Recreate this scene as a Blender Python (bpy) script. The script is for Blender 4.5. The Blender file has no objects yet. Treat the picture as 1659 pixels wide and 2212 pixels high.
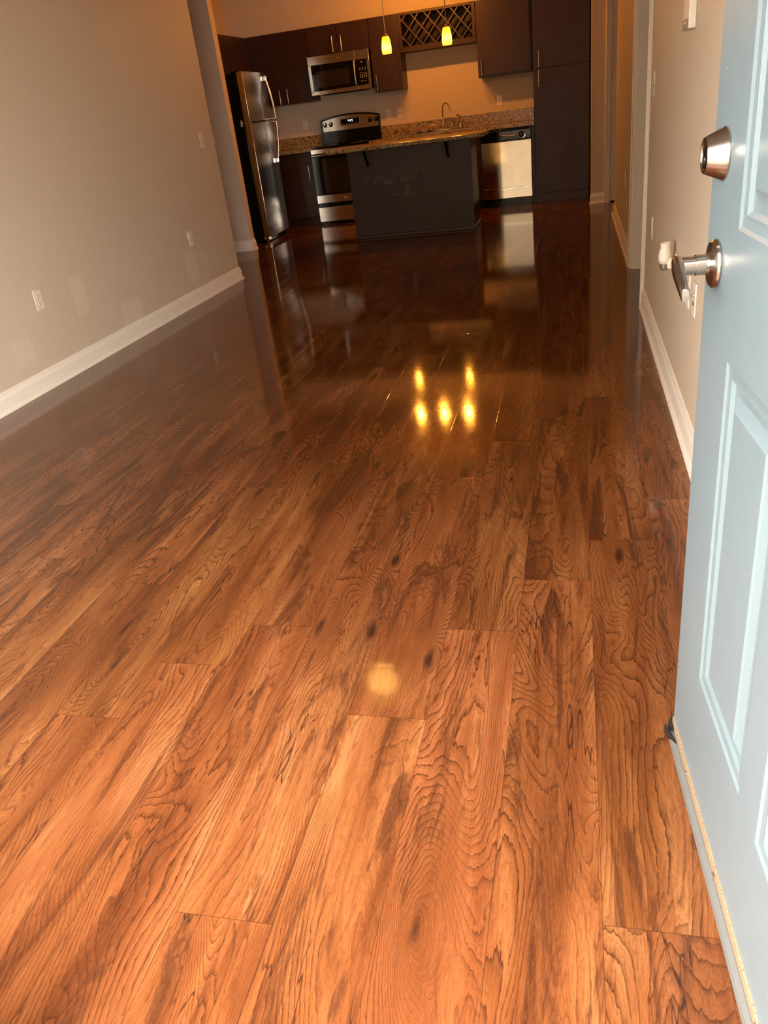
import bpy, bmesh, math, random
from mathutils import Vector, Matrix
random.seed(7)
S = bpy.context.scene
COL = S.collection
PI = math.pi

# ------------------------------------------------------------------ camera
cam_d = bpy.data.cameras.new('camera'); cam = bpy.data.objects.new('camera', cam_d); COL.objects.link(cam)
cam_d.sensor_fit = 'HORIZONTAL'; cam_d.sensor_width = 36.0; cam_d.lens = 36.0 * 1674.6 / 1659.0
cam_d.clip_start = 0.02; cam_d.clip_end = 200
Rc = Matrix(((0.9708, 0.2103, -0.1157), (0.0037, 0.4689, 0.8832), (0.2400, -0.8578, 0.4545))).transposed()
cx = Rc.col[0].normalized(); cz = (Rc.col[2] - cx * Rc.col[2].dot(cx)).normalized(); cy = cz.cross(cx)
M = Matrix((cx, cy, cz)).transposed().to_4x4(); M.translation = (0, 0, 1.2)
cam.matrix_world = M
S.camera = cam

# ------------------------------------------------------------------ world, light, exposure
vs = S.view_settings
vs.view_transform = 'Standard'; vs.look = 'None'; vs.gamma = 1.0; vs.use_curve_mapping = False
vs.exposure = 0.12
SKY = 29.0
W = bpy.data.worlds.new('World'); S.world = W; W.use_nodes = True
bg = W.node_tree.nodes['Background']; bg.inputs[0].default_value = (1.0, 0.95, 0.88, 1); bg.inputs[1].default_value = SKY
S.cycles.max_bounces = 10; S.cycles.diffuse_bounces = 5; S.cycles.glossy_bounces = 5; S.cycles.transparent_max_bounces = 12
S.cycles.sample_clamp_indirect = 6.0; S.cycles.caustics_reflective = False; S.cycles.caustics_refractive = False
def portal(name, loc, sx, sy):                      # sampling aid for daylight through an opening
    l = bpy.data.lights.new(name, 'AREA'); l.shape = 'RECTANGLE'; l.size = sx; l.size_y = sy; l.energy = 1
    l.cycles.is_portal = True
    o = bpy.data.objects.new(name, l); COL.objects.link(o); o.location = loc; o.rotation_euler = (PI / 2, 0, PI)
    return o
portal('doorway_portal', (-0.215, 0.24, 1.03), 0.95, 2.05)
portal('window_portal', (-1.49, 0.24, 1.18), 1.42, 1.76)
LAMP = 25.0          # watts of each amber kitchen lamp
LAMP_COL = (1.0, 0.33, 0.035)

# ------------------------------------------------------------------ node helpers
class NT:
    def __init__(s, name):
        s.m = bpy.data.materials.new(name); s.m.use_nodes = True; s.t = s.m.node_tree; s.t.nodes.clear()
        s.out = s.n('ShaderNodeOutputMaterial')
    def n(s, typ, **kw):
        nd = s.t.nodes.new(typ)
        for k, v in kw.items(): setattr(nd, k, v)
        return nd
    def set(s, sock, v):
        if isinstance(v, bpy.types.NodeSocket): s.t.links.new(v, sock)
        elif isinstance(v, (tuple, list)) and sock.type == 'RGBA' and len(v) == 3: sock.default_value = (*v, 1)
        else: sock.default_value = v
    def math(s, op, a, b=None, c=None, clamp=False):
        nd = s.n('ShaderNodeMath', operation=op); nd.use_clamp = clamp
        s.set(nd.inputs[0], a)
        if b is not None: s.set(nd.inputs[1], b)
        if c is not None: s.set(nd.inputs[2], c)
        return nd.outputs[0]
    def vmath(s, op, a, b=None):
        nd = s.n('ShaderNodeVectorMath', operation=op); s.set(nd.inputs[0], a)
        if b is not None: s.set(nd.inputs[1], b)
        return nd.outputs[0]
    def noise(s, vec, scale=1.0, detail=2.0, rough=0.5, dist=0.0):
        nd = s.n('ShaderNodeTexNoise'); s.set(nd.inputs['Vector'], vec); nd.inputs['Scale'].default_value = scale
        nd.inputs['Detail'].default_value = detail; nd.inputs['Roughness'].default_value = rough; nd.inputs['Distortion'].default_value = dist
        return nd.outputs[0]
    def ramp(s, fac, stops, interp='LINEAR'):
        nd = s.n('ShaderNodeValToRGB'); s.set(nd.inputs[0], fac); cr = nd.color_ramp; cr.interpolation = interp
        while len(cr.elements) < len(stops): cr.elements.new(0.5)
        for e, (p, c) in zip(cr.elements, stops):
            e.position = p; e.color = (*c, 1) if isinstance(c, (tuple, list)) else (c, c, c, 1)
        return nd.outputs[0]
    def sstep(s, v, a, b):
        nd = s.n('ShaderNodeMapRange', interpolation_type='SMOOTHSTEP'); s.set(nd.inputs[0], v)
        nd.inputs[1].default_value = a; nd.inputs[2].default_value = b
        return nd.outputs[0]
    def mix(s, fac, a, b, mode='MIX'):
        nd = s.n('ShaderNodeMix', data_type='RGBA', blend_type=mode); s.set(nd.inputs[0], fac); s.set(nd.inputs[6], a); s.set(nd.inputs[7], b)
        return nd.outputs[2]
    def coord(s, kind='Object'):
        return s.n('ShaderNodeTexCoord').outputs[kind]
    def sep(s, v):
        nd = s.n('ShaderNodeSeparateXYZ'); s.set(nd.inputs[0], v); return nd.outputs
    def comb(s, x, y, z):
        nd = s.n('ShaderNodeCombineXYZ'); s.set(nd.inputs[0], x); s.set(nd.inputs[1], y); s.set(nd.inputs[2], z); return nd.outputs[0]
    def bump(s, h, strength=0.3, dist=0.001, normal=None):
        nd = s.n('ShaderNodeBump'); s.set(nd.inputs['Height'], h); nd.inputs['Strength'].default_value = strength; nd.inputs['Distance'].default_value = dist
        if normal is not None: s.set(nd.inputs['Normal'], normal)
        return nd.outputs[0]
    def pbr(s, color=(.5, .5, .5), rough=.5, metal=0.0, spec=.5, normal=None, **kw):
        p = s.n('ShaderNodeBsdfPrincipled'); s.set(p.inputs['Base Color'], color); s.set(p.inputs['Roughness'], rough)
        s.set(p.inputs['Metallic'], metal); s.set(p.inputs['Specular IOR Level'], spec)
        if normal is not None: s.set(p.inputs['Normal'], normal)
        for k, v in kw.items(): s.set(p.inputs[k.replace('_', ' ')], v)
        s.t.links.new(p.outputs[0], s.out.inputs[0]); return p

def plain(name, color, rough=.5, metal=0.0, spec=.5, nscale=60, namp=.08):
    n = NT(name); v = n.noise(n.coord(), nscale, 3)
    f = n.math('MULTIPLY_ADD', v, 2 * namp, 1 - namp)
    c = n.vmath('MULTIPLY', (*color,), n.comb(f, f, f))
    n.pbr(c, rough, metal, spec); return n.m

MAT = {}
def mat_floor():
    n = NT('teak_laminate')
    uv = n.n('ShaderNodeUVMap'); uv.uv_map = 'plank'; u, v, _ = n.sep(uv.outputs[0])
    at = n.n('ShaderNodeAttribute'); at.attribute_name = 'rnd'; r1, r2, r3 = n.sep(at.outputs['Vector'])
    ox = n.math('MULTIPLY', r1, 37.0); oy = n.math('MULTIPLY', r2, 53.0); oz = n.math('MULTIPLY', r3, 11.0)
    pu = n.math('ADD', u, ox); pv = n.math('ADD', v, oy)
    def P(sx, sy, z=1.0):
        return n.comb(n.math('MULTIPLY', pu, sx), n.math('MULTIPLY', pv, sy), n.math('MULTIPLY', oz, z))
    # knots
    vo = n.n('ShaderNodeTexVoronoi', voronoi_dimensions='2D', feature='F1'); n.set(vo.inputs['Vector'], P(5.5, 1.5)); vo.inputs['Scale'].default_value = 1.0
    kd = vo.outputs['Distance']; kc = n.sep(vo.outputs['Color'])[0]
    has = n.math('GREATER_THAN', kc, 0.64)
    kn = n.noise(P(30, 9), 1, 2); kd2 = n.math('MULTIPLY_ADD', kn, 0.16, n.math('SUBTRACT', kd, 0.08))
    pull = n.math('MULTIPLY', n.math('EXPONENT', n.math('MULTIPLY', kd, -2.8)), has)
    # ring field: contour lines of stretched noise, pulled round the knots
    base = n.noise(P(4.3, 1.15), 1, 1.6, .45, 0.9)
    fine = n.noise(P(48, 7), 1, 3, .6); jag = n.noise(P(190, 34), 1, 2, .6)
    fld = n.math('ADD', n.math('MULTIPLY', base, 34.0), n.math('MULTIPLY', pull, 15.0))
    fld = n.math('ADD', fld, n.math('MULTIPLY', fine, 1.0)); fld = n.math('ADD', fld, n.math('MULTIPLY', jag, 0.45))
    fld = n.math('ADD', fld, n.math('MULTIPLY', u, 40.0))
    fr = n.math('FRACT', fld)
    line = n.ramp(fr, [(0.0, .0), (.06, 1.0), (.15, .55), (.36, .18), (.8, .05), (1.0, 0.0)])
    fr2 = n.math('FRACT', n.math('MULTIPLY_ADD', fld, 2.7, n.math('MULTIPLY', jag, .8)))
    line2 = n.ramp(fr2, [(0.0, .0), (.08, 1.0), (.30, .45), (.7, .10), (1.0, 0.0)])
    lineamt = n.sstep(n.noise(P(9, 1.6, 2), 1, 2), .30, .66)
    # finer pores, drawn along the plank
    pore = n.sstep(n.noise(P(420, 16), 1, 2, .6), .50, .72)
    pore2 = n.sstep(n.noise(P(900, 60), 1, 1, .5), .52, .70)
    tone = n.noise(P(12, 1.2, 3), 1, 4, .6, .5)
    streak = n.sstep(n.noise(P(13, 1.7, 5), 1, 5, .72, 1.3), .515, .65)
    core = n.math('MULTIPLY', n.math('SUBTRACT', 1.0, n.sstep(kd2, .0, .10)), has)
    hal = n.math('MULTIPLY', n.math('SUBTRACT', 1.0, n.sstep(kd2, .08, .5)), has)
    crack = n.math('MULTIPLY', n.math('SUBTRACT', 1.0, n.sstep(n.math('ABSOLUTE', n.math('SUBTRACT', n.noise(P(9, .8, 7), 1, 4, .6), .5)), .0, .006)), n.sstep(n.noise(P(6, 2.0, 9), 1, 1), .56, .62))
    light = n.ramp(tone, [(.30, (.068, .0185, .0060)), (.44, (.138, .042, .0130)), (.57, (.198, .067, .0220)), (.71, (.285, .115, .041))])
    tint = n.math('MULTIPLY_ADD', r3, .20, .88)
    col = n.vmath('MULTIPLY', light, n.comb(tint, n.math('MULTIPLY', tint, n.math('MULTIPLY_ADD', r1, .12, .94)), tint))
    col = n.mix(n.math('MULTIPLY', hal, .45), col, (.090, .026, .008))
    col = n.mix(n.math('MULTIPLY', streak, .86), col, (.050, .016, .007))
    la = n.math('MULTIPLY', line, n.math('MULTIPLY_ADD', lineamt, .78, .34))
    col = n.mix(la, col, (.038, .011, .004))
    col = n.mix(n.math('MULTIPLY', line2, .42), col, (.060, .018, .006))
    col = n.mix(n.math('MULTIPLY', pore, .40), col, (.070, .020, .007))
    col = n.mix(n.math('MULTIPLY', pore2, .10), col, (.32, .14, .05))
    col = n.mix(n.math('MULTIPLY', core, .88), col, (.020, .007, .004))
    col = n.mix(n.math('MULTIPLY', crack, .85), col, (.016, .006, .004))
    # plank edges
    at2 = n.n('ShaderNodeAttribute'); at2.attribute_name = 'dims'; W_, L_, _z = n.sep(at2.outputs['Vector'])
    du = n.math('MINIMUM', u, n.math('SUBTRACT', W_, u)); dv = n.math('MINIMUM', v, n.math('SUBTRACT', L_, v))
    d = n.math('MINIMUM', du, dv); edge = n.sstep(d, 0.0, 0.0013)
    col = n.mix(n.math('MULTIPLY', n.math('SUBTRACT', 1.0, n.sstep(d, .0002,   .0012)), .55), col, (.022, .008, .004))
    hgt = n.math('ADD', n.math('MULTIPLY', edge, 1.0), n.math('ADD', n.math('MULTIPLY', pore, -.06), n.math('MULTIPLY', la, -.05)))
    hgt = n.math('ADD', hgt, n.math('MULTIPLY', n.noise(P(120, 45), 1, 2), .10))
    wav = n.noise(P(5, 26), 1, 2)
    nb = n.bump(hgt, .12, .0010); nb = n.bump(wav, .03, .003, nb)
    rgh = n.math('MULTIPLY_ADD', n.noise(n.coord(), 3.0, 3), .07, .035)
    n.pbr(col, rgh, 0, .36, nb); return n.m
def mat_wall(name='wall_paint', col=(.64, .53, .405), patches=None):
    n = NT(name); co = n.coord()
    f = n.noise(co, 2.2, 3); c = n.mix(n.math('MULTIPLY', f, .35), col, tuple(x * .84 for x in col))
    if patches:
        x, y, z = n.sep(co); w = n.math('MULTIPLY_ADD', n.noise(co, 14, 2), .05, -.025)
        yy = n.math('ADD', y, w); zz = n.math('ADD', z, w); tot = None
        for (y0, y1, z0, z1, k) in patches:
            cy_, hy, cz_, hz = (y0 + y1) / 2, (y1 - y0) / 2, (z0 + z1) / 2, (z1 - z0) / 2
            my = n.math('SUBTRACT', 1.0, n.sstep(n.math('ABSOLUTE', n.math('SUBTRACT', yy, cy_)), hy - .02, hy + .02))
            mz = n.math('SUBTRACT', 1.0, n.sstep(n.math('ABSOLUTE', n.math('SUBTRACT', zz, cz_)), hz - .02, hz + .02))
            m_ = n.math('MULTIPLY', n.math('MULTIPLY', my, mz), k); tot = m_ if tot is None else n.math('MAXIMUM', tot, m_)
        c = n.mix(tot, c, tuple(min(1, q * 1.12 + .015) for q in col))
    nb = n.bump(n.noise(co, 230, 2, .6), .25, .0016)
    n.pbr(c, .55, 0, .35, nb); return n.m
def mat_cab():
    n = NT('espresso_wood'); co = n.coord(); x, y, z = n.sep(co)
    g = n.noise(n.comb(n.math('MULTIPLY', x, 70), n.math('MULTIPLY', y, 70), n.math('MULTIPLY', z, 3.0)), 1, 3, .6)
    b = n.noise(co, 5, 3)
    c = n.ramp(n.math('ADD', n.math('MULTIPLY', g, .6), n.math('MULTIPLY', b, .4)), [(.3, (.020, .0068, .0040)), (.7, (.044, .0155, .0092))])
    r = n.math('MULTIPLY_ADD', b, .16, .32)
    n.pbr(c, r, 0, .28, n.bump(g, .08, .0006)); return n.m
def mat_granite():
    n = NT('granite'); co = n.coord()
    v = n.n('ShaderNodeTexVoronoi'); n.set(v.inputs['Vector'], co); v.inputs['Scale'].default_value = 120
    cr = n.sep(v.outputs['Color'])[0]; b = n.noise(co, 30, 4, .65)
    c = n.ramp(n.math('ADD', n.math('MULTIPLY', cr, .45), n.math('MULTIPLY', b, .55)), [(.28, (.016, .011, .006)), (.36, (.11, .065, .025)), (.45, (.32, .22, .095)), (.56, (.50, .38, .19)), (.68, (.20, .125, .05)), (.8, (.62, .50, .30))])
    n.pbr(c, .22, 0, .28); return n.m
def mat_steel(name, rough=.16, wave=0.0, axis='x', col=(.60, .555, .50), smear=.22):
    """Brushed metal: the brushing lines tilt the surface at random across their run, so reflections smear that way."""
    n = NT(name); co = n.coord(); x, y, z = n.sep(co)
    sc = (3, 3, 320) if axis == 'x' else (320, 320, 3)
    g = n.noise(n.comb(n.math('MULTIPLY', x, sc[0]), n.math('MULTIPLY', y, sc[1]), n.math('MULTIPLY', z, sc[2])), 1, 2, .5)
    wn = n.n('ShaderNodeTexWhiteNoise', noise_dimensions='3D'); n.set(wn.inputs['Vector'], n.vmath('MULTIPLY', co, (9137.0, 7411.0, 8353.0)))
    k = n.math('MULTIPLY', n.math('SUBTRACT', wn.outputs['Value'], .5), smear)
    nb = n.n('ShaderNodeNewGeometry').outputs['Normal']
    if wave: nb = n.bump(n.noise(n.comb(n.math('MULTIPLY', x, 2.6), n.math('MULTIPLY', y, 2.6), n.math('MULTIPLY', z, 1.1)), 1, 1), wave, .06)
    nb = n.vmath('NORMALIZE', n.vmath('ADD', nb, n.comb(0.0, 0.0, k) if axis == 'x' else n.comb(k, k, 0.0)))
    n.pbr(n.mix(g, col, tuple(c * .82 for c in col)), rough, 1.0, .5, nb); return n.m
def mat_emit(name, col, strength):
    n = NT(name); e = n.n('ShaderNodeEmission'); n.set(e.inputs[0], col)
    f = n.math('MULTIPLY_ADD', n.noise(n.coord(), 40, 1), .1 * strength, .95 * strength); n.set(e.inputs[1], f)
    n.t.links.new(e.outputs[0], n.out.inputs[0]); return n.m
def mat_shade():
    n = NT('amber_glass_shade'); x, y, z = n.sep(n.coord())
    k = n.math('EXPONENT', n.math('MULTIPLY', n.math('POWER', n.math('DIVIDE', n.math('ADD', z, .020), .050), 2.0), -1.0))
    e = n.n('ShaderNodeEmission'); n.set(e.inputs[0], n.mix(k, (1.0, .44, .016), (1.0, .62, .06))); n.set(e.inputs[1], n.math('MULTIPLY_ADD', k, 9.0, 2.2))
    g = n.n('ShaderNodeBsdfGlossy'); g.inputs['Roughness'].default_value = .1
    tr = n.n('ShaderNodeBsdfTransparent'); n.set(tr.inputs[0], (1.0, .62, .18))
    a = n.n('ShaderNodeMixShader'); a.inputs[0].default_value = .5
    n.t.links.new(e.outputs[0], a.inputs[1]); n.t.links.new(tr.outputs[0], a.inputs[2])
    b = n.n('ShaderNodeMixShader'); b.inputs[0].default_value = .04
    n.t.links.new(a.outputs[0], b.inputs[1]); n.t.links.new(g.outputs[0], b.inputs[2])
    n.t.links.new(b.outputs[0], n.out.inputs[0]); return n.m
def mat_door():
    n = NT('blue_grey_door_paint'); co = n.coord()
    c = n.mix(n.noise(co, 4, 3), (.135, .183, .207), (.152, .197, .218))
    v = n.n('ShaderNodeTexVoronoi'); n.set(v.inputs['Vector'], co); v.inputs['Scale'].default_value = 17
    has = n.math('GREATER_THAN', n.sep(v.outputs['Color'])[1], .80)
    sp = n.math('MULTIPLY', n.math('LESS_THAN', v.outputs['Distance'], .045), has)
    cc = n.mix(n.math('GREATER_THAN', n.sep(v.outputs['Color'])[0], .5), (.10, .075, .06), (.8, .8, .78))
    c = n.mix(sp, c, cc)
    n.pbr(c, n.math('MULTIPLY_ADD', n.noise(co, 9, 2), .15, .24), 0, .5, n.bump(n.noise(co, 55, 3), .10, .0015)); return n.m
def mat_wood_strip():
    n = NT('bare_pine'); x, y, z = n.sep(n.coord())
    g = n.noise(n.comb(n.math('MULTIPLY', x, 260), n.math('MULTIPLY', y, 14), n.math('MULTIPLY', z, 260)), 1, 3, .65)
    n.pbr(n.ramp(g, [(.3, (.12, .07, .038)), (.5, (.25, .175, .105)), (.7, (.34, .27, .18))]), .75, 0, .3, n.bump(g, .4, .001)); return n.m
MAT['floor'] = mat_floor()
MAT['wall'] = mat_wall()
MAT['wall_l'] = mat_wall('wall_paint_touched_up', patches=[(4.30, 4.44, .30, .54, .55), (4.79, 5.06, .10, .26, .6), (5.86, 6.06, .17, .41, .55), (3.62, 3.80, .17, .33, .35), (6.14, 6.26, .25, .36, .3), (3.2, 3.5, .42, .60, .3)])
MAT['ceil'] = mat_wall('ceiling_paint', (.50, .45, .38))
MAT['trim'] = plain('white_trim_paint', (.86, .79, .68), .5, 0, .3, 20, .04)
MAT['plastic'] = plain('ivory_plastic', (.80, .72, .60), .35, 0, .5, 30, .03)
MAT['slot'] = plain('dark_slot', (.03, .025, .02), .6)
MAT['cab'] = mat_cab()
MAT['granite'] = mat_granite()
MAT['chip'] = plain('lifted_laminate_lit', (.15, .105, .082), .30, 0, .6, 90, .3)  # real lifted flakes, coloured paler to paint the light they catch
MAT['steel'] = mat_steel('brushed_steel', smear=.34)
MAT['steel_v'] = mat_steel('brushed_steel_door', .19, 0, 'x', smear=.16)
MAT['steel_dw'] = mat_steel('polished_steel_panel', .07, .012, 'x', (.74, .65, .52), .50)
MAT['nickel'] = mat_steel('satin_nickel', .22, 0, 'x', (.50, .44, .39), .05)
MAT['chrome'] = plain('chrome', (.78, .76, .74), .07, 1.0, .5, 50, .02)
MAT['bronze'] = plain('worn_brass_plate', (.60, .36, .12), .22, 1.0, .5, 60, .12)
MAT['black'] = plain('black_plastic', (.004, .004, .004), .15, 0, .15)
MAT['blackglass'] = plain('black_glass', (.003, .003, .003), .05, 0, .22)
MAT['window_glass'] = plain('oven_window_glass', (.014, .010, .006), .10, 0, .5)
MAT['rubber'] = plain('black_rubber', (.012, .012, .013), .5)
MAT['vinyl'] = plain('grey_vinyl', (.11, .11, .105), .5)
MAT['grey'] = plain('grey_plastic', (.30, .25, .20), .45)
MAT['print'] = plain('white_print', (.55, .55, .52), .5)
MAT['digit'] = mat_emit('lit_digits', (.75, .9, 1.0), 1.6)
MAT['shade'] = mat_shade()
MAT['bulb'] = mat_emit('bulb_glow', (1.0, .60, .16), 16.0)
MAT['dome'] = mat_emit('amber_dome_glow', (1.0, .50, .10), 3.0)
MAT['door'] = mat_door()
MAT['pine'] = mat_wood_strip()
MAT['stucco'] = plain('stucco', (.24, .195, .14), .9, 0, .2, 6, .1)
MAT['concrete'] = plain('concrete', (.09, .085, .08), .8, 0, .3, 8, .15)
MAT['rackwood'] = plain('lattice_wood', (.050, .016, .007), .40, 0, .5, 40, .2)
MAT['steel_hinge'] = plain('hinge_metal', (.45, .42, .38), .3, 1.0)

# ------------------------------------------------------------------ mesh helpers
class MB:
    def __init__(s): s.bm = bmesh.new()
    def box(s, x0, x1, y0, y1, z0, z1, bev=0.0, seg=2, mtx=None):
        t = bmesh.new(); bmesh.ops.create_cube(t, size=1.0)
        for v in t.verts: v.co = Vector(((x0 + x1) / 2 + v.co.x * abs(x1 - x0), (y0 + y1) / 2 + v.co.y * abs(y1 - y0), (z0 + z1) / 2 + v.co.z * abs(z1 - z0)))
        if bev: bmesh.ops.bevel(t, geom=t.edges[:], offset=bev, segments=seg, affect='EDGES', profile=.5)
        return s._add(t, mtx)
    def _add(s, t, mtx=None):
        if mtx is not None: bmesh.ops.transform(t, matrix=mtx, verts=t.verts)
        bmesh.ops.recalc_face_normals(t, faces=t.faces)
        me = bpy.data.meshes.new('tmp'); t.to_mesh(me); t.free(); s.bm.from_mesh(me); bpy.data.meshes.remove(me); return s
    def lathe(s, prof, seg=32, mtx=None, cap=True):     # prof: (r, z) about the z axis
        t = bmesh.new(); rings = []
        for r, z in prof:
            if r < 1e-6: rings.append([t.verts.new((0, 0, z))])
            else: rings.append([t.verts.new((r * math.cos(2 * PI * k / seg), r * math.sin(2 * PI * k / seg), z)) for k in range(seg)])
        for a, b in zip(rings, rings[1:]):
            for k in range(seg):
                k2 = (k + 1) % seg
                if len(a) == 1 and len(b) == 1: continue
                if len(a) == 1: t.faces.new((a[0], b[k], b[k2]))
                elif len(b) == 1: t.faces.new((a[k], a[k2], b[0]))
                else: t.faces.new((a[k], a[k2], b[k2], b[k]))
        if cap:
            for rg in (rings[0], rings[-1]):
                if len(rg) > 1: t.faces.new(rg)
        return s._add(t, mtx)
    def tube(s, pts, r, seg=20, rads=None):
        pts = [Vector(p) for p in pts]; t = bmesh.new(); rings = []; up = None
        for i, p in enumerate(pts):
            d = (pts[min(i + 1, len(pts) - 1)] - pts[max(i - 1, 0)]).normalized()
            if up is None: up = d.orthogonal().normalized()
            up = (up - d * up.dot(d)).normalized(); sd = d.cross(up); rr = rads[i] if rads else r
            rings.append([t.verts.new(p + (up * math.cos(2 * PI * k / seg) + sd * math.sin(2 * PI * k / seg)) * rr) for k in range(seg)])
        for a, b in zip(rings, rings[1:]):
            for k in range(seg): t.faces.new((a[k], a[(k + 1) % seg], b[(k + 1) % seg], b[k]))
        t.faces.new(rings[0]); t.faces.new(rings[-1]); return s._add(t)
    def prism(s, poly, axis, a, b, bev=0.0, seg=2, mtx=None):   # poly in the two other axes (order x,y,z)
        t = bmesh.new()
        def mk(p, h): return {'x': (h, p[0], p[1]), 'y': (p[0], h, p[1]), 'z': (p[0], p[1], h)}[axis]
        va = [t.verts.new(mk(p, a)) for p in poly]; vb = [t.verts.new(mk(p, b)) for p in poly]
        t.faces.new(va); t.faces.new(vb); n = len(poly)
        for k in range(n): t.faces.new((va[k], va[(k + 1) % n], vb[(k + 1) % n], vb[k]))
        bmesh.ops.recalc_face_normals(t, faces=t.faces)
        if bev: bmesh.ops.bevel(t, geom=t.edges[:], offset=bev, segments=seg, affect='EDGES', profile=.5)
        return s._add(t, mtx)
    def build(s, name, mat, parent=None, smooth=True, off=None, ang=20):
        if off is None and parent is not None:
            off = Vector(parent['_off']) if '_off' in parent else Vector((0, 0, 0))
        if off is not None and Vector(off).length > 0: bmesh.ops.translate(s.bm, verts=s.bm.verts, vec=-Vector(off))
        me = bpy.data.meshes.new(name); s.bm.to_mesh(me); s.bm.free()
        me.materials.append(MAT[mat] if isinstance(mat, str) else mat)
        if smooth:
            me.shade_smooth()
            try: me.set_sharp_from_angle(angle=math.radians(ang))
            except Exception: pass
        o = bpy.data.objects.new(name, me); COL.objects.link(o)
        if parent is not None:
            o.parent = parent
            if '_off' in parent: o['_off'] = parent['_off']
        return o
OFFS = []
def thing(name, label, cat, loc=(0, 0, 0), rz=0.0, group=None, local=False, kind=None):
    """An Empty at the thing's base; its parts are given in world coordinates unless local."""
    o = bpy.data.objects.new(name, None); COL.objects.link(o); o.location = loc; o.rotation_euler = (0, 0, rz); o.empty_display_size = .05
    o['label'] = label; o['category'] = cat
    if group: o['group'] = group
    if kind: o['kind'] = kind
    if not local: o['_off'] = list(loc)
    return o
def tag(o, label, cat, group=None, kind=None):
    o['label'] = label; o['category'] = cat
    if group: o['group'] = group
    if kind: o['kind'] = kind
    return o
def copy_tree(o, parent=None):
    c = o.copy(); COL.objects.link(c)
    if parent is not None: c.parent = parent
    for ch in list(o.children): copy_tree(ch, c)
    return c
def struct(name, mb, mat, label, cat, smooth=False):
    return tag(mb.build(name, mat, None, smooth), label, cat, None, 'structure')

# ------------------------------------------------------------------ the setting
CEIL = 2.74
def build_floor():
    pw = .1815; L = 1.245
    known = {0: .836, -1: .612, -2: .37, -3: .035, -4: .764, -5: .36, -6: .185, -7: -.025, -8: .55, -9: 1.205, -10: .695, 1: 1.10}
    bm = bmesh.new(); uv = bm.loops.layers.uv.new('plank'); cr = bm.loops.layers.float_color.new('rnd'); cd = bm.loops.layers.float_color.new('dims')
    rnd = random.Random(11)
    for k in range(-30, 9):
        x0 = .04 + pw * k; o = known.get(k, rnd.uniform(0, L)); y = o - L * 2
        while y < 11.3:
            y0, y1 = max(y, -.02), min(y + L, 11.05)
            rr = (rnd.random(), rnd.random(), rnd.random(), 1)
            if y1 > y0:
                vs_ = [bm.verts.new((a, b, 0)) for a, b in ((x0, y0), (x0 + pw, y0), (x0 + pw, y1), (x0, y1))]
                f = bm.faces.new(vs_)
                for lp, (a, b) in zip(f.loops, ((0, y0 - y), (pw, y0 - y), (pw, y1 - y), (0, y1 - y))):
                    lp[uv].uv = (a, b); lp[cr] = rr; lp[cd] = (pw, L, 0, 1)
            y += L
    me = bpy.data.meshes.new('floor'); bm.to_mesh(me); bm.free(); me.materials.append(MAT['floor'])
    o = bpy.data.objects.new('floor', me); COL.objects.link(o)
    tag(o, 'glossy reddish brown wood plank laminate floor with dark grain and knots', 'floor', None, 'structure')
build_floor()
struct('ceiling', MB().box(-5.4, 1.7, .25, 11.1, CEIL, CEIL + .1), 'ceil', 'plain painted ceiling above the living room and kitchen', 'ceiling')
struct('wall_left', MB().box(-3.11, -2.99, .25, 6.87, 0, CEIL), 'wall_l', 'long beige left wall with faint lighter touched-up paint patches', 'wall')
struct('wall_left_return', MB().box(-5.3, -3.11, 6.75, 6.87, 0, CEIL), 'wall', 'beige wall turning left behind the end of the long left wall', 'wall')
struct('wall_alcove_end', MB().box(-5.4, -5.3, 6.75, 8.72, 0, CEIL), 'wall', 'beige wall at the far end of the left alcove', 'wall')
struct('wall_stub', MB().box(-5.3, -3.535, 8.60, 8.715, 0, CEIL), 'wall', 'short beige wall beside the refrigerator with a light switch', 'wall')
struct('wall_kitchen_left', MB().box(-4.42, -4.30, 8.715, 11.06, 0, CEIL), 'wall', 'beige kitchen wall behind the refrigerator', 'wall')
struct('wall_back', MB().box(-4.30, .30, 10.94, 11.06, 0, CEIL), 'wall', 'kitchen back wall lit orange above and behind the sink counter', 'wall')
w = MB(); w.box(.397, .517, .25, 4.95, 0, CEIL).box(.397, .517, 6.0, 8.82, 0, CEIL).box(.397, .517, 4.95, 6.0, 2.06, CEIL)
struct('wall_right', w, 'wall', 'beige right wall running from the entry door to the hall', 'wall')
w = MB(); w.box(.186, .37, 9.83, 10.94, 0, CEIL).box(.37, 1.7, 9.83, 9.95, 2.05, CEIL).box(1.27, 1.7, 9.83, 9.95, 0, CEIL).box(.37, 1.7, 10.0, 10.1, 0, CEIL)  # last box: unseen, added behind the hall door to stop sky light leaking in
struct('wall_hall', w, 'wall', 'narrow beige wall piece between the tall pantry cabinet and the hall door', 'wall')
struct('wall_hall_right', MB().box(1.58, 1.7, 4.5, 9.83, 0, CEIL), 'wall', 'wall of the side hall beyond the right opening', 'wall')
struct('wall_hall_near', MB().box(.517, 1.58, 4.5, 4.62, 0, CEIL), 'wall', 'near wall of the side hall beyond the right opening', 'wall')
w = MB(); w.box(-3.11, -2.2, .25, .40, 0, CEIL).box(-2.2, -.78, .25, .40, 0, .3).box(-2.2, -.78, .25, .40, 2.06, CEIL).box(-.78, -.69, .25, .40, 0, CEIL).box(-.69, .28, .25, .40, 2.06, CEIL).box(.28, .397, .25, .40, 0, CEIL)
struct('wall_front', w, 'wall', 'front wall around the open entry doorway', 'wall')
struct('walkway', MB().box(-16, 16, -8.5, .25, -.16, -.02), 'concrete', 'concrete walkway outside the open entry door', 'walkway')

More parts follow.
